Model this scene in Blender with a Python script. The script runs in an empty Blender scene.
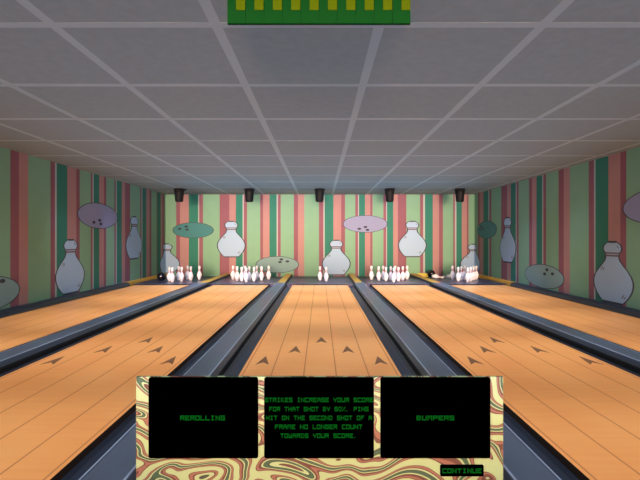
import bpy, bmesh, math, random
from mathutils import Vector, Matrix
random.seed(4)
PI = math.pi
S = bpy.context.scene
C = S.collection

# ------------------------------------------------------------------ camera, world, lights, exposure
CAM_H = 1.05
FPX = 415.7
cd = bpy.data.cameras.new('camera'); cam = bpy.data.objects.new('camera', cd); C.objects.link(cam)
cd.sensor_width = 36; cd.lens = FPX/640*36; cd.shift_y = -0.8/640; cd.clip_start = .05; cd.clip_end = 100
cam.location = (0, 0, CAM_H); cam.rotation_euler = (PI/2, 0, 0)
S.camera = cam
# colour and strength of each group of lights
LG = {'wash': (.95, 1.02, 1.20), 'rear': (5.5, 3.55, 2.35), 'up': (.05, .78, 1.8), 'world': (0, 0, 0), 'spot': (1.2, 1.2, 1.2), 'far': (.86, 1.08, 1.8)}
EXPO = 0.0
w = bpy.data.worlds.new('world'); S.world = w; w.use_nodes = True
w.node_tree.nodes['Background'].inputs[0].default_value = LG['world'] + (1,)
w.node_tree.nodes['Background'].inputs[1].default_value = 1.0

CEIL = CAM_H + 1.307
XW = 4.515
YW = 12.148
Y0 = -3.0            # open rear end of the hall

def area(name, loc, elev, sx, sy, power, spread, g):
    col = LG[g]; k = max(col)
    if k <= 0: return
    l = bpy.data.lights.new(name, 'AREA'); l.shape = 'RECTANGLE'; l.size = sx; l.size_y = sy
    l.energy = power*k; l.color = tuple(c/k for c in col); l.spread = math.radians(spread)
    o = bpy.data.objects.new(name, l); C.objects.link(o); o.location = loc
    # the lamp faces forward along +y, 'elev' degrees down
    o.rotation_euler = (math.radians(90-elev), 0, 0)
for y, k in ((-2.4, .9), (-.6, .9), (1.2, 1.0), (3.0, 1.15), (4.8, 1.45), (6.6, 1.8)):
    area('added_ceiling_fill', (0, y, CEIL-.10), 60, 8.2, .12, 30*k, 68, 'wash')  # added fill strips, unseen from behind, to brighten the lanes
area('added_ceiling_fill', (0, 8.4, CEIL-.10), 66, 8.2, .12, 50, 68, 'far')  # one more added strip, stronger, to lift the far lane ends
area('added_rear_fill', (0, -2.9, 1.15), 0, 9.0, 2.28, 40, 24, 'rear')  # added fill behind the camera for the back wall, no window there
for y, k in ((-2.4, 1), (-.6, .9), (1.2, .9), (3.0, .9), (4.8, 1.0), (6.6, 1.2), (8.4, 1.25), (9.62, .75)):
    area('added_up_fill', (0, y, .16), -64, 7.2, .10, 14*k, 105, 'up')  # added bluish fill floating above the lanes, lifts ceiling and side walls

S.view_settings.view_transform = 'Standard'
S.view_settings.look = 'None'
S.view_settings.exposure = EXPO
S.view_settings.gamma = 1
S.view_settings.use_curve_mapping = False

# ------------------------------------------------------------------ materials
def lin(c): return tuple((v/255/12.92 if v/255 <= .04045 else ((v/255+.055)/1.055)**2.4) for v in c)
def mat(name, rgb, rough=.6, noise=0.0, scale=(8, 8, 8), emit=0, metal=0, spec=.5, bump=0.0, detail=3):
    m = bpy.data.materials.new(name); m.use_nodes = True
    n = m.node_tree.nodes; L = m.node_tree.links
    b = n['Principled BSDF']
    c = lin(rgb) + (1,)
    b.inputs['Base Color'].default_value = c
    b.inputs['Roughness'].default_value = rough
    b.inputs['Metallic'].default_value = metal
    b.inputs['Specular IOR Level'].default_value = spec
    if noise or bump:
        tc = n.new('ShaderNodeTexCoord'); mp = n.new('ShaderNodeMapping'); nz = n.new('ShaderNodeTexNoise')
        mp.inputs['Scale'].default_value = scale
        nz.inputs['Detail'].default_value = detail; nz.inputs['Scale'].default_value = 1
        L.new(tc.outputs['Object'], mp.inputs[0]); L.new(mp.outputs[0], nz.inputs['Vector'])
        if noise:
            r = n.new('ShaderNodeValToRGB')
            r.color_ramp.elements[0].position = .3; r.color_ramp.elements[1].position = .7
            r.color_ramp.elements[0].color = tuple(v*(1-noise) for v in c[:3]) + (1,)
            r.color_ramp.elements[1].color = tuple(min(1, v*(1+noise)) for v in c[:3]) + (1,)
            L.new(nz.outputs['Fac'], r.inputs[0]); L.new(r.outputs[0], b.inputs['Base Color'])
        if bump:
            bp = n.new('ShaderNodeBump'); bp.inputs['Strength'].default_value = bump
            bp.inputs['Distance'].default_value = .01
            L.new(nz.outputs['Fac'], bp.inputs['Height']); L.new(bp.outputs[0], b.inputs['Normal'])
    if emit:
        if name == 'screen_green_text': b.inputs['Base Color'].default_value = (0, 0, 0, 1)
        b.inputs['Emission Color'].default_value = c
        b.inputs['Emission Strength'].default_value = emit
    return m

M = {}
M['ltgreen'] = mat('wall_light_green', (120, 171, 146), .8, .03, (3, 3, 3))
M['dkpink'] = mat('wall_dark_rose', (134, 88, 105), .8, .03, (3, 3, 3))
M['salmon'] = mat('wall_salmon', (165, 130, 133), .8, .03, (3, 3, 3))
M['green'] = mat('wall_green', (39, 122, 109), .8, .03, (3, 3, 3))
M['cream'] = mat('wall_cream', (162, 181, 185), .8)
M['pinpaint'] = mat('decal_pale_blue_white', (154, 190, 226), .8)
M['outline'] = mat('decal_outline', (53, 62, 80), .8)
M['neckpaint'] = mat('decal_neck_stripe', (105, 92, 107), .8)
M['lavender'] = mat('decal_lavender', (134, 146, 187), .8)
M['teal'] = mat('decal_teal', (59, 127, 134), .8)
M['pale'] = mat('decal_pale_green', (122, 159, 165), .8)
M['hole'] = mat('decal_hole', (45, 57, 73), .8)
M['tile'] = mat('ceiling_tile', (132, 136, 124), .9, .05, (14, 14, 14), bump=.15)
M['tbar'] = mat('ceiling_grid', (156, 160, 148), .7)
def wood(name, base, dark, light, sc=(2.2, 26, 2)):
    m = mat(name, base, .38, spec=.45)
    n = m.node_tree.nodes; L = m.node_tree.links; b = n['Principled BSDF']
    tc = n.new('ShaderNodeTexCoord'); mp = n.new('ShaderNodeMapping'); mp.inputs['Scale'].default_value = sc
    nz = n.new('ShaderNodeTexNoise'); nz.inputs['Scale'].default_value = 1; nz.inputs['Detail'].default_value = 5
    n2 = n.new('ShaderNodeTexNoise'); n2.inputs['Scale'].default_value = 1.6; n2.inputs['Detail'].default_value = 1
    ad = n.new('ShaderNodeMath'); ad.operation = 'MULTIPLY_ADD'; ad.inputs[1].default_value = .7
    r = n.new('ShaderNodeValToRGB'); e = r.color_ramp.elements
    e[0].position = .52; e[0].color = lin(dark)+(1,); e[1].position = 1.12 if False else 1.0; e[1].color = lin(light)+(1,)
    k = e.new(.78); k.color = lin(base)+(1,)
    L.new(tc.outputs['Object'], mp.inputs[0]); L.new(mp.outputs[0], nz.inputs['Vector']); L.new(tc.outputs['Object'], n2.inputs['Vector'])
    L.new(nz.outputs['Fac'], ad.inputs[0]); 
    mu = n.new('ShaderNodeMath'); mu.operation = 'MULTIPLY'; mu.inputs[1].default_value = .85
    L.new(n2.outputs['Fac'], mu.inputs[0]); L.new(mu.outputs[0], ad.inputs[2])
    L.new(ad.outputs[0], r.inputs[0]); L.new(r.outputs[0], b.inputs['Base Color'])
    return m
M['wood'] = wood('lane_wood', (241, 163, 90), (236, 154, 82), (244, 170, 97))
M['seam'] = mat('plank_seam', (196, 122, 66), .6)
M['laneside'] = mat('lane_side', (50, 33, 20), .8)
M['arrow'] = mat('arrow_inlay', (120, 78, 48), .6)
M['slate'] = mat('divider_slate', (74, 86, 100), .32, .12, (3, .8, 3), spec=.6)
M['slate2'] = mat('divider_slate_dark', (52, 62, 76), .35, .12, (3, .8, 3), spec=.5)
M['rail'] = mat('rail_dark', (36, 44, 58), .4)
M['rib'] = mat('divider_rib', (150, 164, 186), .3)
M['gutter'] = mat('gutter_navy', (36, 44, 58), .4, .2, (6, 1, 6))
M['black'] = mat('dark_cavity', (16, 17, 20), .8)
M['yellow'] = mat('yellow_paint', (222, 168, 60), .5, .08, (4, 4, 4))
M['yellow2'] = mat('yellow_plate', (196, 178, 52), .5)
M['deck'] = mat('pin_deck_grey', (62, 60, 80), .33, .05, (5, 5, 5), spec=.3)
M['pit'] = mat('pit_slate', (74, 84, 92), .5)
M['pinwhite'] = mat('pin_white', (242, 242, 244), .25, spec=.6)
M['red'] = mat('pin_red_band', (196, 52, 66), .4)
M['ball'] = mat('ball_black', (22, 20, 28), .12, .2, (9, 9, 9), spec=.7)
M['can'] = mat('lamp_black', (20, 22, 25), .6, spec=.2)
M['lens'] = mat('lamp_lens', (255, 250, 235), .3, emit=1.5)
M['bgreen'] = mat('score_green', (14, 74, 26), .8, spec=.05)
M['bgreen2'] = mat('score_green_dark', (6, 50, 16), .8, spec=.05)
M['byellow'] = mat('score_yellow_green', (84, 106, 6), .8, spec=.05)
M['screen'] = mat('screen_black', (0, 0, 0), .9, spec=0)
M['text'] = mat('screen_green_text', (12, 100, 26), .9, emit=.95, spec=0)

def marble():
    m = mat('marbled_panel', (205, 215, 150), .6)
    n = m.node_tree.nodes; L = m.node_tree.links; b = n['Principled BSDF']
    tc = n.new('ShaderNodeTexCoord'); mp = n.new('ShaderNodeMapping')
    mp.inputs['Scale'].default_value = (1.5, 1, 2.6); mp.inputs['Location'].default_value = (3.3, 0, 1.7)
    mp.inputs['Rotation'].default_value = (0, .3, 0)
    nz = n.new('ShaderNodeTexNoise'); nz.inputs['Scale'].default_value = 1.5; nz.inputs['Detail'].default_value = 0.6
    nz.inputs['Distortion'].default_value = 1.6
    mu = n.new('ShaderNodeMath'); mu.operation = 'MULTIPLY_ADD'; mu.inputs[1].default_value = 6.5
    fr = n.new('ShaderNodeMath'); fr.operation = 'FRACT'
    r = n.new('ShaderNodeValToRGB'); r.color_ramp.interpolation = 'CONSTANT'
    cream = (138, 160, 118); brown = (74, 38, 30); sal = (116, 76, 64); grn = (34, 68, 48)
    cols = [(0, cream), (.24, brown), (.28, sal), (.36, brown), (.47, cream), (.53, grn), (.66, (34, 46, 34)), (.69, cream), (.76, brown), (.80, sal), (.88, brown), (.91, cream)]
    el = r.color_ramp.elements
    el[0].position = 0; el[0].color = lin(cream)+(1,)
    el[1].position = .24; el[1].color = lin(brown)+(1,)
    for p, c in cols[2:]:
        e = el.new(p); e.color = lin(c)+(1,)
    L.new(tc.outputs['Object'], mp.inputs[0]); L.new(mp.outputs[0], nz.inputs['Vector'])
    sp = n.new('ShaderNodeVectorMath'); sp.operation = 'DOT_PRODUCT'; sp.inputs[1].default_value = (1.6, 0, 6.0)
    L.new(tc.outputs['Object'], sp.inputs[0]); L.new(sp.outputs['Value'], mu.inputs[2])
    L.new(nz.outputs['Fac'], mu.inputs[0]); L.new(mu.outputs[0], fr.inputs[0]); L.new(fr.outputs[0], r.inputs[0])
    L.new(r.outputs[0], b.inputs['Base Color'])
    return m
M['marble'] = marble()

# ------------------------------------------------------------------ helpers
def tag(o, label=None, cat=None, group=None, kind=None):
    if label: o['label'] = label
    if cat: o['category'] = cat
    if group: o['group'] = group
    if kind: o['kind'] = kind
    return o
def thing(name, loc, label, cat, group=None):
    o = bpy.data.objects.new(name, None); C.objects.link(o); o.location = loc; o.empty_display_size = .1
    return tag(o, label, cat, group)
def obj(name, bm, mats, parent=None, loc=None, local=False, smooth=False, recalc=True):
    """bm holds world coordinates unless local; the mesh's origin is the parent's place, or loc."""
    if recalc: bmesh.ops.recalc_face_normals(bm, faces=bm.faces)
    if not local:
        off = Vector(parent_world(parent)) if parent else Vector(loc or (0, 0, 0))
        bmesh.ops.translate(bm, verts=bm.verts, vec=-off)
    me = bpy.data.meshes.new(name); bm.to_mesh(me); bm.free()
    if smooth:
        for p in me.polygons: p.use_smooth = True
    for m in (mats if isinstance(mats, (list, tuple)) else [mats]): me.materials.append(m)
    o = bpy.data.objects.new(name, me); C.objects.link(o)
    if parent: o.parent = parent
    elif loc: o.location = loc
    return o
def parent_world(p):
    v = Vector((0, 0, 0))
    while p: v += Vector(p.location); p = p.parent
    return v
def box(bm, x0, x1, y0, y1, z0, z1, mi=0, bevel=0):
    r = bmesh.ops.create_cube(bm, size=1)
    for v in r['verts']:
        v.co = Vector(((x0+x1)/2+v.co.x*(x1-x0), (y0+y1)/2+v.co.y*(y1-y0), (z0+z1)/2+v.co.z*(z1-z0)))
    fs = set(f for v in r['verts'] for f in v.link_faces)
    for f in fs: f.material_index = mi
    if bevel:
        es = set(e for v in r['verts'] for e in v.link_edges)
        bmesh.ops.bevel(bm, geom=list(es), offset=bevel, segments=2, affect='EDGES')
    return bm
def quad(bm, pts, mi=0):
    f = bm.faces.new([bm.verts.new(p) for p in pts]); f.material_index = mi; return f
def lathe(bm, prof, seg=20, mis=None, o=(0, 0, 0)):
    rings = []
    for r, z in prof:
        if r < 1e-5: rings.append([bm.verts.new((o[0], o[1], o[2]+z))])
        else: rings.append([bm.verts.new((o[0]+r*math.cos(2*PI*i/seg), o[1]+r*math.sin(2*PI*i/seg), o[2]+z)) for i in range(seg)])
    for k in range(len(rings)-1):
        a, b = rings[k], rings[k+1]
        for i in range(seg):
            j = (i+1) % seg
            if len(a) == 1 and len(b) == 1: continue
            if len(a) == 1: f = bm.faces.new((a[0], b[i], b[j]))
            elif len(b) == 1: f = bm.faces.new((a[i], a[j], b[0]))
            else: f = bm.faces.new((a[i], a[j], b[j], b[i]))
            if mis: f.material_index = mis[k]
    return bm
def extrude_y(bm, prof, y0, y1, mis=None):
    """closed (x, z) outline run along y"""
    a = [bm.verts.new((x, y0, z)) for x, z in prof]; b = [bm.verts.new((x, y1, z)) for x, z in prof]
    n = len(prof)
    for i in range(n):
        j = (i+1) % n
        f = bm.faces.new((a[i], a[j], b[j], b[i])); f.material_index = mis[i] if mis else 0
    f = bm.faces.new(a[::-1]); f.material_index = 0
    f = bm.faces.new(b); f.material_index = 0
def px(x, y, Y):                                    # photo pixel at depth Y -> world
    return ((x-320)*Y/FPX, Y, CAM_H-(y-239.2)*Y/FPX)
def sideY(x): return FPX*XW/abs(x-320)              # depth of a photo column on a side wall

# ------------------------------------------------------------------ setting
ZB = -.034
SUB = -.085
bm = bmesh.new(); box(bm, -XW-.15, XW+.15, Y0, YW+.15, SUB-.12, SUB)
tag(obj('floor', bm, M['gutter'], loc=(0, 4, SUB)), kind='structure')
bm = bmesh.new(); box(bm, -XW, XW, Y0, -.62, SUB, 0)
tag(obj('floor_approach', bm, M['wood'], loc=(0, -1.8, 0)), kind='structure')
bm = bmesh.new(); box(bm, -XW, XW, 11.0, YW, SUB, ZB)
tag(obj('floor_pit', bm, M['pit'], loc=(0, 11.5, ZB)), kind='structure')

MW = ['ltgreen', 'dkpink', 'salmon', 'green', 'cream']
WM = [M[k] for k in MW]
L_, D_, SA, G_, CR = 0, 1, 2, 3, 4
# colour, right/near end in photo columns
back = [(L_, 176.2), (D_, 180), (SA, 188.8), (G_, 198.2), (CR, 199.2), (D_, 203), (L_, 219.6), (D_, 229.3), (SA, 235.9), (G_, 242.6), (CR, 243.8),
        (D_, 247), (L_, 260.2), (D_, 263), (SA, 269.5), (G_, 276.6), (CR, 277.9), (D_, 280.7), (L_, 293.8), (D_, 298), (SA, 304.3), (L_, 319),
        (D_, 323.4), (CR, 324.7), (G_, 333.4), (SA, 341.2), (D_, 345), (L_, 355.3), (D_, 358), (CR, 359), (G_, 365), (SA, 370.3), (D_, 372.5),
        (L_, 383.4), (D_, 386.2), (CR, 387), (G_, 393.2), (SA, 397.9), (D_, 406.3), (L_, 420), (D_, 423.2), (CR, 425), (G_, 432.8), (SA, 439.1),
        (D_, 442.9), (L_, 453.2), (D_, 454.9), (CR, 456.4), (G_, 461.8), (SA, 466.9), (D_, 468.6), (L_, 474.6)]
bz0, bz1 = SUB, CEIL
def wallmesh(segs, P, nrm, name):
    bm = bmesh.new(); t = .14
    a0, a1 = segs[0][1], segs[-1][2]
    for mi, u0, u1 in segs:
        quad(bm, [P(u0, bz0, 0), P(u1, bz0, 0), P(u1, bz1, 0), P(u0, bz1, 0)], mi)
    bmesh.ops.remove_doubles(bm, verts=bm.verts, dist=1e-5)
    # thickness behind
    quad(bm, [P(a0, bz0, -t), P(a1, bz0, -t), P(a1, bz1, -t), P(a0, bz1, -t)], 0)
    for pts in ([P(a0, bz0, 0), P(a0, bz1, 0), P(a0, bz1, -t), P(a0, bz0, -t)], [P(a1, bz0, 0), P(a1, bz1, 0), P(a1, bz1, -t), P(a1, bz0, -t)],
                [P(a0, bz1, 0), P(a1, bz1, 0), P(a1, bz1, -t), P(a0, bz1, -t)], [P(a0, bz0, 0), P(a1, bz0, 0), P(a1, bz0, -t), P(a0, bz0, -t)]):
        quad(bm, pts, 0)
    return tag(obj(name, bm, WM, loc=P((a0+a1)/2, 0, 0), recalc=False), kind='structure')
PB = lambda u, v, d: (u, YW-d, v)                   # point on the back wall, d out of it
PL = lambda u, v, d: (-XW+d, u, v)
PR = lambda u, v, d: (XW-d, u, v)
segs = []; prev = -XW
for mi, x in back:
    u = (x-320)*YW/FPX if x < 474 else XW
    segs.append((mi, prev, u)); prev = u
wallmesh(segs, PB, None, 'wall_back')
lb = [164.5, 162.4, 160.7, 157.2, 156.6, 151.4, 149.6, 146.1, 142.4, 141.5, 140.3, 130.1, 125.1, 121.7, 116.8, 115.8, 114.4, 106.2, 103.9, 99.2, 93.7, 92.5, 90.8, 79.7, 76.3, 67.3, 56.7, 55, 50.5, 28.2, 18.9, 10.3]
# colours BETWEEN consecutive boundaries, going from the corner towards the camera
lc = [L_, D_, SA, G_, D_, L_, D_, SA, G_, CR, D_, L_, D_, SA, G_, CR, D_, L_, D_, SA, G_, CR, D_, L_, D_, SA, G_, CR, D_, L_, SA, D_]
extra = [(L_, .95), (D_, .3), (SA, .4), (G_, .45), (CR, .05), (D_, .2), (L_, .9), (D_, .35), (SA, .4), (L_, .9), (D_, .2), (CR, .05), (G_, .5), (SA, .4), (D_, .2), (L_, .9), (D_, .3), (SA, .4)]
def side_segs(bounds, cols):
    out = []; prev = YW
    for b, c in zip(bounds, cols):
        y = sideY(b); out.append((c, prev, y)); prev = y
    k = 0
    while prev > Y0+.01:
        c, wd = extra[k % len(extra)]; k += 1
        y = max(Y0, prev-wd); out.append((c, prev, y)); prev = y
    return out
wallmesh(side_segs(lb, lc), PL, None, 'wall_left')
rb = [477.9, 479.6, 483.4, 488.4, 489.3, 491.3, 501.2, 507, 510.8, 515.7, 516.6, 518.6, 529.1, 532, 536.4, 542.2, 543.3, 546, 558.6, 563.7, 569.9, 588.8, 594, 595.5, 608.4, 620.4, 626.3]
rc = [L_, D_, SA, G_, CR, D_, L_, D_, SA, G_, CR, D_, L_, D_, SA, G_, CR, D_, L_, D_, SA, L_, D_, CR, G_, SA, D_]
wallmesh(side_segs(rb, rc), PR, None, 'wall_right')

# ceiling: tiles with the raised grid of T-bars
bm = bmesh.new(); box(bm, -XW-.14, XW+.14, Y0, YW+.14, CEIL, CEIL+.12)
ceil = tag(obj('ceiling', bm, M['tile'], loc=(0, 4.5, CEIL)), kind='structure')
bm = bmesh.new()
gx = [.363+.997*k for k in range(-5, 5) if abs(.363+.997*k) < XW-.05]
gy = [2.537+.9916*k for k in range(-5, 10) if Y0 < 2.537+.9916*k < YW-.05]
for x in gx: box(bm, x-.033, x+.033, Y0, YW, CEIL-.0012, CEIL+.002)
for y in gy: box(bm, -XW, XW, y-.030, y+.030, CEIL-.001, CEIL+.002)
obj('ceiling_grid', bm, M['tbar'], ceil)

# ------------------------------------------------------------------ lanes
LH = .627; SP = 1.806
LNAME = {-2: 'leftmost', -1: 'second from the left', 0: 'middle', 1: 'second from the right', 2: 'rightmost'}
LY0, LY1 = -.62, 9.49
ylen = {-2: 'far left lane, beside the left striped wall', -1: 'lane left of the middle one', 0: 'middle lane, behind the marbled message board',
        1: 'lane right of the middle one', 2: 'far right lane, beside the right striped wall'}
def lane(i):
    cx = i*SP
    t = thing('bowling_lane', (cx, 4.4, SUB), 'orange plank bowling lane with arrows, ' + ylen[i], 'bowling lane', 'bowling lanes')
    bm = bmesh.new()
    s = .005
    xs = [-LH]; mi = []
    for c in (-.60, -.378, -.126, .126, .378, .60):
        mi.append(0); xs.append(c-s); mi.append(1); xs.append(c+s)
    mi.append(0); xs.append(LH)
    top = [(cx+x, 0) for x in xs]
    prof = top + [(cx+LH, SUB), (cx-LH, SUB)]
    extrude_y(bm, prof, LY0, LY1, mi + [2, 2, 2])
    obj('planks', bm, [M['wood'], M['seam'], M['laneside']], t)
    for ax, ay in ((.014, 4.33), (-.235, 3.96), (.262, 3.96), (-.485, 3.60), (.515, 3.60)):
        bm = bmesh.new(); z = .0015
        pts = [(0, .13), (.056, -.12), (0, -.055), (-.056, -.12)]
        a = [bm.verts.new((cx+ax+p, ay+q, z)) for p, q in pts]; b = [bm.verts.new((cx+ax+p, ay+q, -.002)) for p, q in pts]
        bm.faces.new((a[0], a[1], a[2])); bm.faces.new((a[0], a[2], a[3]))
        bm.faces.new((b[2], b[1], b[0])); bm.faces.new((b[3], b[2], b[0]))
        for k in range(4): bm.faces.new((a[k], b[k], b[(k+1) % 4], a[(k+1) % 4]))
        obj('arrow', bm, M['arrow'], t)
    return t
for i in range(-2, 3): lane(i)

# pin decks
for i in range(-2, 3):
    cx = i*SP; x0 = cx-.78; x1 = cx+.78
    if i == -2: x0 = -XW+.135
    if i == 2: x1 = XW-.135
    bm = bmesh.new(); box(bm, x0, x1, 9.78, 11.0, SUB, 0)
    lab = {-2: 'glossy grey pin deck at the end of the far left lane', -1: 'glossy grey pin deck under the full rack left of the middle',
           0: 'glossy grey pin deck of the middle lane, carrying only two pins', 1: 'glossy grey pin deck under the full rack right of the middle',
           2: 'glossy grey pin deck at the end of the far right lane'}[i]
    tag(obj('pin_deck', bm, M['deck'], loc=(cx, 10.4, SUB)), lab, 'pin deck', 'pin decks')

# dividers between the lanes: a raised cap between two gutters, yellow along the pins
def divider(cx, lab):
    t = thing('lane_divider', (cx, 5, SUB), lab, 'lane divider', 'dividers between the lanes')
    bm = bmesh.new(); z = .05
    P = [(-.127, SUB), (-.127, -.002), (-.122, .012), (-.108, .036), (-.098, z), (-.096, z+.005), (-.089, z+.005), (-.084, z),
         (-.02, z-.001), (.04, z-.001), (.084, z), (.089, z+.005), (.096, z+.005), (.098, z), (.108, .036), (.122, .012), (.127, -.002), (.127, SUB)]
    I = [3, 3, 1, 1, 2, 2, 0, 0, 0, 0, 0, 2, 2, 1, 1, 3, 3, 3]  # both flanks coloured black, the shade beside the gutters put into the material
    extrude_y(bm, [(cx+x, zz) for x, zz in P][::-1], LY0, 9.60, I[:-1][::-1] + [3])
    obj('cap', bm, [M['slate'], M['slate2'], M['rib'], M['black']], t)
    for s in (-1, 1):
        bm = bmesh.new()
        xa, xb = .127, .276
        Pg = [(xa, SUB), (xa, -.040), (xa+.02, -.062), (xa+.055, -.074), (xa+.095, -.074), (xb-.02, -.062), (xb-.003, -.040), (xb-.001, SUB)]
        extrude_y(bm, [(cx+s*x, zz) for x, zz in Pg], LY0, 9.60)
        obj('gutter', bm, M['gutter'], t)
    bm = bmesh.new()
    P = [(-.088, SUB), (-.088, z-.012), (-.072, z+.002), (.072, z+.002), (.088, z-.012), (.088, SUB)]
    extrude_y(bm, [(cx+x, zz) for x, zz in P][::-1], 9.602, YW-.002, [2, 0, 0, 0, 2, 2])
    obj('yellow_end', bm, [M['yellow'], M['gutter'], M['pit']], t)['label'] = 'yellow topped rear end of the divider'
    return t
divider(-1.5*SP, 'slate blue lane divider between the two lanes at the left')
divider(-.5*SP, 'slate blue lane divider along the left side of the middle lane')
divider(.5*SP, 'slate blue lane divider along the right side of the middle lane')
divider(1.5*SP, 'slate blue lane divider between the two lanes at the right')
def edge(s, lab):
    t = thing('side_rail', (s*(XW-.07), 5, SUB), lab, 'side rail', 'rails along the side walls')
    z = .055
    P = [(0, SUB), (0, z), (.06, z), (.085, z-.006), (.105, z-.022), (.12, 0), (.13, -.03), (.13, SUB)]
    bm = bmesh.new(); extrude_y(bm, [(s*(XW-.001-x), zz) for x, zz in P], LY0, 9.60, [0, 0, 0, 0, 1, 1, 2, 2])
    obj('cap', bm, [M['rail'], M['gutter'], M['black']], t)
    bm = bmesh.new(); extrude_y(bm, [(s*(XW-.131), SUB), (s*(XW-.131), -.045), (s*(XW-.20), -.07), (s*(XW-.272), -.045), (s*(XW-.272), SUB)], LY0, 9.60)
    obj('gutter', bm, M['gutter'], t)
    bm = bmesh.new()
    P = [(0, SUB), (0, z+.004), (.055, z+.004), (.075, z-.01), (.085, -.01), (.085, SUB)]
    extrude_y(bm, [(s*(XW-.001-x), zz) for x, zz in P], 9.602, YW-.002)
    obj('yellow_end', bm, M['yellow'], t)['label'] = 'yellow rear end of the rail'
edge(-1, 'dark slate rail running along the foot of the left wall')
edge(1, 'dark slate rail running along the foot of the right wall')

# dark sills between lane ends and pin decks
for i in range(-2, 3):
    cx = i*SP
    bm = bmesh.new(); box(bm, cx-LH, cx+LH, 9.4905, 9.7795, SUB, -.012)
    tag(obj('lane_sill', bm, M['black'], loc=(cx, 9.63, SUB)),
        'dark sill where the orange planks stop, ' + ylen[i].replace(', behind the marbled message board', ''), 'sill', 'sills at the lane ends')
# yellow plate in the pit
bm = bmesh.new(); box(bm, 2.80, 3.10, 11.92, 11.97, ZB, .075, bevel=.006)
tag(obj('kickback_plate', bm, M['yellow2'], loc=(2.91, 11.95, ZB)), 'short yellow plate on the pit floor left of the black ball at the right', 'plate')

# ------------------------------------------------------------------ wall decals
PROF = [(0, .17), (.015, .28), (.05, .41), (.10, .47), (.145, .44), (.18, .35), (.25, .33), (.31, .38), (.38, .53), (.46, .73), (.55, .91), (.63, .99), (.70, 1.0), (.78, .95), (.86, .84), (.93, .70), (.975, .58), (1.0, .47)]
def half_at(t):
    for (a, ha), (b, hb) in zip(PROF, PROF[1:]):
        if a <= t <= b: return ha+(hb-ha)*(t-a)/(b-a)
    return 0
def slab(bm, P, pts, d0, d1):
    a = [bm.verts.new(P(u, v, d1)) for u, v in pts]; b = [bm.verts.new(P(u, v, d0)) for u, v in pts]
    bm.faces.new(a); bm.faces.new(b[::-1]); n = len(pts)
    for i in range(n):
        j = (i+1) % n; bm.faces.new((a[i], b[i], b[j], a[j]))
def dense(grow):
    out = []
    for (a, ha), (b, hb) in zip(PROF, PROF[1:]):
        for k in range(2): f = k/2; out.append((a+(b-a)*f, ha+(hb-ha)*f))
    out.append(PROF[-1]); return out
def pin_outline(uc, v0, v1, hw, g=0, side=0):
    """side 0: both halves; +1/-1: only u>=uc / u<=uc"""
    H = v1-v0
    R = []; n = dense(0)
    for t, h in n: R.append((h*hw+g*(.6 if t > .99 else 1), v1-t*H + (g if t == 0 else (-g if t > .99 else 0))))
    if side == 0: return [(uc+h, v) for h, v in R] + [(uc-h, v) for h, v in R[::-1]]
    top, bot = R[0][1], R[-1][1]
    return [(uc, top)] + [(uc+side*h, v) for h, v in R] + [(uc, bot)]
def stroke(bm, P, p, q, wd, d0, d1):
    a = Vector(p); b = Vector(q); n = (b-a).normalized(); o = Vector((-n.y, n.x))*wd/2
    slab(bm, P, [tuple(a+o), tuple(b+o*.4), tuple(b-o*.4), tuple(a-o)], d0, d1)
def pin_decal(pieces, v0, v1, hw, loc, label):
    """pieces: list of (P, uc, side, flip)"""
    t = thing('pin_decal', loc, label, 'wall decal', 'cartoon bowling pins on the walls')
    H = v1-v0; A = [bmesh.new() for _ in range(3)]; marks = []
    for P, uc, side, fl in pieces:
        slab(A[0], P, pin_outline(uc, v0, v1, hw, .018, side), .0005, .003)
        slab(A[1], P, pin_outline(uc, v0, v1, hw, -.013, side), .002, .005)
        for t0, t1 in ((.170, .196), (.210, .240)):
            u0 = uc if side > 0 else uc-half_at(t0)*hw; u1 = uc if side < 0 else uc+half_at(t0)*hw
            slab(A[2], P, [(u0, v1-t0*H), (u1, v1-t0*H), (u1, v1-t1*H), (u0, v1-t1*H)], .004, .0062)
        for s, (fu, ft), (gu, gt) in ((-1, (-.50, .42), (-.62, .48)), (-1, (-.42, .43), (-.50, .49)), (1, (.48, .90), (.60, .84)), (1, (.58, .91), (.66, .87)), (1, (.25, .06), (.33, .10))):
            s2 = s*fl
            if side and s2 != side: continue
            k = bmesh.new(); marks.append(k); stroke(k, P, (uc+fl*fu*hw, v1-ft*H), (uc+fl*gu*hw, v1-gt*H), .02, .004, .0062)
    obj('outline', A[0], M['outline'], t); obj('body', A[1], M['pinpaint'], t); obj('neck_stripe', A[2], M['neckpaint'], t)
    for k in marks: obj('shine_mark', k, M['neckpaint'], t)
    return t
def ball_decal(P, u0, u1, v0, v1, m, holes, label):
    uc, vc, a, b = (u0+u1)/2, (v0+v1)/2, abs(u1-u0)/2, (v1-v0)/2
    t = thing('ball_decal', P(uc, v0, 0), label, 'wall decal', 'cartoon bowling balls on the walls')
    ell = lambda x, y, p, q, n=48: [(x+p*math.cos(2*PI*k/n), y+q*math.sin(2*PI*k/n)) for k in range(n)]
    bm = bmesh.new(); slab(bm, P, ell(uc, vc, a, b), .0005, .003); obj('outline', bm, M['outline'], t)
    bm = bmesh.new(); slab(bm, P, ell(uc, vc, a-.02, b-.013), .002, .005); obj('body', bm, m, t)
    for hu, hv in holes:
        bm = bmesh.new(); slab(bm, P, ell(hu, hv, .055, .030, 16), .004, .0065); obj('finger_hole', bm, M['hole'], t)
def bx(x): return (x-320)*YW/FPX
def bz(y, Y=YW): return CAM_H-(y-239.2)*Y/FPX
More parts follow.
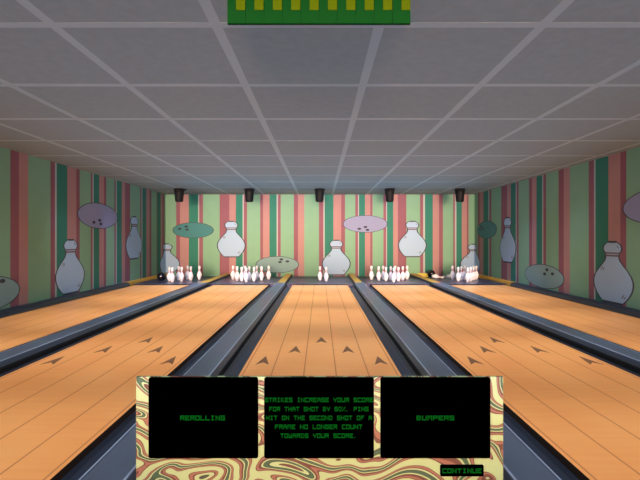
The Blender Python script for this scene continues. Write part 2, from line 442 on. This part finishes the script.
# back wall
ball_decal(PB, bx(172.5), bx(213.8), bz(238.2), bz(222.3), M['teal'], [(bx(x), bz(y)) for x, y in ((179.8, 228.8), (186.3, 226.6), (187.2, 229.6))], 'flat teal cartoon bowling ball on the back wall at the left')
ball_decal(PB, bx(255.6), bx(299), bz(273), bz(256.2), M['pale'], [(bx(x), bz(y)) for x, y in ((281.3, 259.4), (280, 262), (287.4, 261.4))], 'flat pale green cartoon bowling ball low on the back wall')
ball_decal(PB, bx(342.8), bx(387.6), bz(232.6), bz(215.3), M['lavender'], [(bx(x), bz(y)) for x, y in ((365.4, 227), (359.3, 228.8), (367.5, 229.9))], 'flat lavender cartoon bowling ball high on the back wall')
for xc, yt, yb, lab in ((231.3, 221.5, 256.8, 'big white cartoon pin high on the back wall left of centre'), (336.2, 240.4, 274.8, 'big white cartoon pin low on the back wall above the middle lane'),
                        (412.3, 221.5, 256.6, 'big white cartoon pin high on the back wall right of centre')):
    pin_decal([(PB, bx(xc), 0, 1)], bz(yb), bz(yt), .405, PB(bx(xc), bz(yb), 0), lab)
pin_decal([(PB, -XW+.0066, 1, 1), (PL, YW-.0066, -1, 1)], .062, .91, .405, (-XW, YW, .062), 'white cartoon pin folded around the left rear corner of the hall')
pin_decal([(PB, XW-.0066, -1, 1), (PR, YW-.0066, -1, -1)], .062, .90, .405, (XW, YW, .062), 'white cartoon pin folded around the right rear corner of the hall')
# left wall
sy = sideY
pin_decal([(PL, (sy(55.2)+sy(84.3))/2, 0, 1)], .078, 1.035, .43, PL(7.5, .055, 0), 'white cartoon pin low on the left wall below the lavender ball')
pin_decal([(PL, (sy(125)+sy(142.6))/2, 0, 1)], .58, 1.595, .43, PL(10.1, .58, 0), 'white cartoon pin high on the left wall near the rear corner')
ball_decal(PL, sy(77.3), sy(117.3), bz(228.7, 8.5), bz(203, 8.5), M['lavender'], [(sy(x), bz(y, sy(x))) for x, y in ((93.7, 222.3), (99.5, 220.3), (100.7, 224))], 'lavender cartoon bowling ball high on the left wall')
ball_decal(PL, 4.90, sy(19.9), .05, .555, M['pale'], [(sy(2), bz(281, sy(2))), (5.25, .33), (5.5, .38)], 'pale green cartoon bowling ball low on the left wall, cut by the frame')
# right wall
ball_decal(PR, sy(496.8), sy(477.3), 1.06, 1.55, M['teal'], [(sy(x), bz(y, sy(x))) for x, y in ((481.4, 226.5), (480.2, 229.3), (483, 228.8))], 'teal cartoon bowling ball high on the right wall near the rear corner')
pin_decal([(PR, (sy(499)+sy(517.2))/2, 0, -1)], .50, 1.565, .42, PR(10, .5, 0), 'white cartoon pin high on the right wall right of the teal ball')
ball_decal(PR, sy(564.4), sy(524.8), .055, .545, M['pale'], [(sy(x), bz(y, sy(x))) for x, y in ((547.2, 269.8), (544.9, 273.9), (552.7, 273.9))], 'pale green cartoon bowling ball low on the right wall between two pins')
pin_decal([(PR, (sy(593.6)+sy(634))/2, 0, -1)], .075, 1.005, .43, PR(6.4, .02, 0), 'white cartoon pin low on the right wall, nearest the camera')
ball_decal(PR, 4.80, sy(622.8), 1.245, 1.755, M['lavender'], [(5.35, 1.4), (5.25, 1.36), (5.15, 1.4)], 'lavender cartoon bowling ball on the right wall, cut by the frame')

# ------------------------------------------------------------------ pins
PK = .36/15.0
PF = lambda z: 1.12 if z < 8.6 else 1.04
PP = [(0, 0), (.95, 0), (1.05, .12), (1.28, .75), (1.75, 2.2), (2.10, 3.4), (2.37, 4.5), (2.34, 5.4), (2.05, 6.5), (1.62, 7.6), (1.22, 8.6), (.98, 9.4)]
NECK1 = [(.98, 9.4), (.93, 9.9)]
PIN = [(0, 0), (.95, 0), (1.05, .12), (1.28, .75), (1.75, 2.2), (2.10, 3.4), (2.37, 4.5), (2.34, 5.4), (2.05, 6.5), (1.62, 7.6), (1.22, 8.6), (.98, 9.4),
       (.90, 10.0), (.90, 10.5), (.93, 11.0), (1.03, 11.8), (1.17, 12.6), (1.27, 13.4), (1.22, 14.0), (1.02, 14.5), (.68, 14.85), (.3, 14.98), (0, 15.0)]
def band_bm(z0, z1):
    bm = bmesh.new()
    def rad(z):
        for (r0, a), (r1, b) in zip(PIN[1:], PIN[2:]):
            if a <= z <= b and b > a: return r0+(r1-r0)*(z-a)/(b-a)
    zs = [z0, (z0+z1)/2, z1]
    pr = [((rad(zs[0])*1.04-.05)*PK, z0*PK)] + [((rad(z)*1.04+.05)*PK, z*PK) for z in zs] + [((rad(zs[2])*1.04-.05)*PK, z1*PK)]
    return lathe(bm, pr, 20)
def make_pin(loc, label, group):
    t = thing('bowling_pin', loc, label, 'bowling pin', group)
    bm = bmesh.new(); lathe(bm, [(r*PK*PF(z), z*PK) for r, z in PIN], 20); obj('body', bm, M['pinwhite'], t, local=True, smooth=True)
    obj('neck_band', band_bm(9.2, 9.75), M['red'], t, local=True, smooth=True)
    obj('neck_band', band_bm(10.45, 11.0), M['red'], t, local=True, smooth=True)
    return t
proto = None
def pin(x, y, z, label, group, rot=None):
    global proto
    if proto is None:
        proto = make_pin((x, y, z), label, group); r = proto
    else:
        r = proto.copy(); C.objects.link(r); r.location = (x, y, z); r['label'] = label; r['group'] = group
        for ch in proto.children:
            c = ch.copy(); C.objects.link(c); c.parent = r
    r.rotation_euler = rot if rot else (0, 0, 0)
    return r
def rack_pos(cx, n):
    row, k = {1: (0, 0), 2: (1, 0), 3: (1, 1), 4: (2, 0), 5: (2, 1), 6: (2, 2), 7: (3, 0), 8: (3, 1), 9: (3, 2), 10: (3, 3)}[n]
    return cx-row*.155+k*.31, 10.17+row*.225
spots = {1: 'front pin', 2: 'left pin of the second row', 3: 'right pin of the second row', 4: 'left pin of the third row', 5: 'centre pin of the third row', 6: 'right pin of the third row',
         7: 'leftmost back pin', 8: 'back pin second from left', 9: 'back pin third from left', 10: 'rightmost back pin'}
racks = {-2: ([1, 2, 3, 5, 6, 9, 10], 'the far left lane', 'pins standing on the far left lane'),
         -1: (range(1, 11), 'the full rack left of the middle lane', 'full rack left of the middle'),
         0: ([3, 5], 'the middle lane', 'the two pins left on the middle lane'),
         1: (range(1, 11), 'the full rack right of the middle lane', 'full rack right of the middle'),
         2: ([1, 2, 3, 5, 6, 8, 9, 10], 'the far right lane', 'pins standing on the far right lane')}
for i, (ns, where, grp) in racks.items():
    for n in ns:
        x, y = rack_pos(i*SP, n)
        lab = 'white red-banded pin, %s on %s' % (spots[n], where)
        if 'full rack' in where: lab = 'white %s of %s' % (spots[n], where)
        if i == 0: lab = 'white red-banded pin standing on the middle lane, %s of the two' % ('right' if n == 3 else 'left')
        pin(x, y, 0, lab, grp)
rr = 2.37*PK*1.12; HB = 1.27*PK*1.04
# lying pins: rest on belly and head
tilt = math.atan2(rr-HB, (13.4-4.6)*PK)
def fallen(x, y, z0, yaw, label, grp):
    R = Matrix.Rotation(yaw, 4, 'Z') @ Matrix.Rotation(PI/2+tilt, 4, 'Y')
    p = Vector((0, 0, 6.5*PK)); c = R @ p
    zc = z0 + rr/math.cos(tilt)*1.0 + math.sin(tilt)*4.6*PK + .001
    pin(x-c.x, y-c.y, zc, label, grp, R.to_euler())
fallen(3.20, 11.36, ZB, math.radians(12), 'fallen white pin lying in front of the black ball in the right pit', 'fallen pins')
fallen(3.50, 11.40, ZB, math.radians(115), 'fallen white pin lying left of the standing pins in the right pit', 'fallen pins')

# balls
def ball(x, y, z, label):
    t = thing('bowling_ball', (x, y, z), label, 'bowling ball', 'black bowling balls')
    bm = bmesh.new(); bmesh.ops.create_uvsphere(bm, u_segments=32, v_segments=20, radius=.108)
    bmesh.ops.translate(bm, verts=bm.verts, vec=(0, 0, .108)); obj('shell', bm, M['ball'], t, local=True, smooth=True)
    for a, b in ((.25, 1.0), (-.05, 1.05), (.1, .75)):
        d = Vector((math.sin(a)*math.cos(b), -math.cos(a)*math.cos(b), math.sin(b)))
        bm = bmesh.new(); bmesh.ops.create_cone(bm, cap_ends=True, segments=14, radius1=.012, radius2=.012, depth=.004)
        bmesh.ops.transform(bm, matrix=Matrix.Translation(d*.1075+Vector((0, 0, .108))) @ d.to_track_quat('Z', 'Y').to_matrix().to_4x4(), verts=bm.verts)
        obj('finger_hole', bm, M['black'], t, local=True)
ball(-4.006, 10.50, 0, 'glossy black bowling ball on the far left deck beside the pins')
ball(3.165, 11.80, ZB, 'glossy black bowling ball in the pit at the right, by the back wall')

# ceiling lamps over the pins
lampwhere = {-2: 'leftmost, over the far left lane', -1: 'second from the left', 0: 'central one, over the middle lane', 1: 'second from the right', 2: 'rightmost, over the far right lane'}
for i in range(-2, 3):
    x, y = i*SP-.012, 10.70
    t = thing('ceiling_lamp', (x, y, CEIL-.01), 'black bucket-shaped lamp hanging at the ceiling, ' + lampwhere[i], 'ceiling lamp', 'black lamps over the pins')
    bm = bmesh.new(); lathe(bm, [(.112, -.045), (.125, -.04), (.118, -.10), (.108, -.20), (.102, -.30), (.096, -.325), (.080, -.335), (.074, -.332), (.074, -.26), (0, -.26)], 28, o=(x, y, CEIL-.01))
    obj('housing', bm, M['can'], t, smooth=True)
    bm = bmesh.new(); lathe(bm, [(0, 0), (.105, 0), (.132, -.012), (.136, -.045), (.112, -.055), (0, -.055)], 28, o=(x, y, CEIL-.01))
    obj('ceiling_plate', bm, M['can'], t)
    bm = bmesh.new(); lathe(bm, [(0, -.262), (.07, -.262), (.07, -.27), (0, -.272)], 20, o=(x, y, CEIL-.01))
    obj('lens', bm, M['lens'], t)
    if i == -2:
        bm = bmesh.new(); box(bm, x+.10, x+.19, y-.02, y+.02, CEIL-.045, CEIL-.020, bevel=.004); obj('side_bracket', bm, M['can'], t)
    l = bpy.data.lights.new('pin_spot', 'SPOT'); l.energy = 14*max(LG['spot']); l.spot_size = math.radians(82); l.spot_blend = .8; l.shadow_soft_size = .05; l.color = tuple(c/max(1e-6, max(LG['spot'])) for c in LG['spot'])
    o = bpy.data.objects.new('pin_spot', l); C.objects.link(o); o.location = (x, y, CEIL-.37); o.parent = None

# ------------------------------------------------------------------ score board under the ceiling
YS = 2.24; q = YS/FPX
X0 = (227.5-320)*q; CW = 18.3*q; ZS0 = CAM_H+215.2*q; ZS1 = CEIL-.0035
t = thing('score_board', (X0+5*CW, YS, ZS1), 'long green score board of ten boxes fixed under the ceiling', 'score board')
bm = bmesh.new(); box(bm, X0, X0+10*CW, YS, YS+.012, ZS0, ZS1); obj('backing', bm, M['bgreen2'], t)
for k in range(10):
    bm = bmesh.new(); box(bm, X0+k*CW+.001, X0+(k+1)*CW-.001, YS-.006, YS+.001, ZS0+.002, ZS1-.001)
    f = obj('frame_box', bm, M['bgreen'], t)
    bm = bmesh.new(); a = X0+k*CW+.49*CW
    box(bm, a, a+.49*CW, YS-.011, YS-.005, CAM_H+228.2*q, CAM_H+238.3*q)
    obj('score_square', bm, M['byellow'], f)['label'] = 'small yellow-green square'
# ------------------------------------------------------------------ message board on the lane
YM = 1.75; p = YM/FPX
fx = lambda x: (x-320)*p
fz = lambda y: CAM_H-(y-239.2)*p
t = thing('message_board', (0, YM+.04, 0), 'marbled green, cream and brown board with three black screens on the middle lane', 'message board')
bm = bmesh.new(); box(bm, fx(136), fx(503.3), YM, YM+.015, .001, fz(376.9), bevel=.001)
obj('marbled_panel', bm, M['marble'], t)
for x in (-.62, .56):
    bm = bmesh.new(); box(bm, x, x+.05, YM+.0155, YM+.10, .001, .02)
    box(bm, x+.015, x+.035, YM+.0155, YM+.03, .02, .30, bevel=.002)
    obj('support_foot', bm, M['can'], t)
FONT = {
 'A': "01110 10001 11111 10001 10001", 'B': "11110 10001 11110 10001 11110", 'C': "11111 10000 10000 10000 11111", 'D': "11110 10001 10001 10001 11110",
 'E': "11111 10000 11110 10000 11111", 'F': "11111 10000 11110 10000 10000", 'G': "11111 10000 10111 10001 11111", 'H': "10001 10001 11111 10001 10001",
 'I': "01110 00100 00100 00100 01110", 'K': "10010 10100 11000 10100 10011", 'L': "10000 10000 10000 10000 11111", 'M': "11011 10101 10101 10001 10001",
 'N': "10001 11001 10101 10011 10001", 'O': "11111 10001 10001 10001 11111", 'P': "11111 10001 11111 10000 10000", 'R': "11111 10001 11111 10010 10001",
 'S': "11111 10000 11111 00001 11111", 'T': "11111 00100 00100 00100 00100", 'U': "10001 10001 10001 10001 11111", 'W': "10001 10001 10101 10101 11111",
 'Y': "10001 10001 01110 00100 00100", '5': "11111 10000 11111 00001 11111", '0': "01110 10001 10001 10001 01110", '%': "10001 00010 00100 01000 10001", '.': "00000 00000 00000 00000 01000"}
def words(bm, s, xc, yc, wpx, hpx, y):
    n = len(s); pitch = wpx/(n-1/6); u = pitch/6*p; hh = hpx/5*p
    x0 = fx(xc-wpx/2); z0 = fz(yc-hpx/2)
    for k, ch in enumerate(s):
        if ch == ' ': continue
        for r, row in enumerate(FONT[ch].split()):
            c = 0
            while c < 5:
                if row[c] == '1':
                    e = c
                    while e < 5 and row[e] == '1': e += 1
                    xa = x0+k*pitch*p+c*u; xb = x0+k*pitch*p+e*u
                    box(bm, xa, xb, y-.0012, y+.0005, z0-(r+1)*hh, z0-r*hh)
                    c = e
                else: c += 1
def screen(x0, x1, y0, y1, lines, name='screen', rad=2.2):
    bm = bmesh.new(); r = rad*p; pts = []
    xa, xb, za, zb = fx(x0), fx(x1), fz(y1), fz(y0)
    for cx, cz, a0 in ((xb-r, zb-r, 0), (xa+r, zb-r, 90), (xa+r, za+r, 180), (xb-r, za+r, 270)):
        for k in range(6):
            a = math.radians(a0+k*18); pts.append((cx+r*math.cos(a), cz+r*math.sin(a)))
    slab(bm, lambda u, v, d: (u, YM-d, v), pts, -.004, .005)
    s = obj(name, bm, M['screen'], t)
    for l in lines:
        bm = bmesh.new(); words(bm, *l, YM-.005)
        obj('lettering', bm, M['text'], s)['label'] = 'line of green pixel lettering'
screen(149, 258.3, 377, 457.7, [('REROLLING', 202.9, 417.4, 44.5, 4.8)])
screen(264.3, 373.8, 377, 457.7, [('STRIKES INCREASE YOUR SCORE', 319, 399.4, 108, 4.4), ('FOR THAT SHOT BY 50%. PINS', 318.8, 408.5, 99, 4.4),
       ('HIT ON THE SECOND SHOT OF A', 319, 417.3, 105.5, 4.4), ('FRAME NO LONGER COUNT', 318.6, 426.2, 87, 4.4), ('TOWARDS YOUR SCORE.', 318.8, 435.1, 76.5, 4.4)])
screen(380.3, 490, 377, 457.7, [('BUMPERS', 435, 417.4, 37.5, 4.6)])
screen(440, 483.3, 464.4, 475.8, [('CONTINUE', 461.5, 470.1, 39, 4.6)], 'button', 1.5)
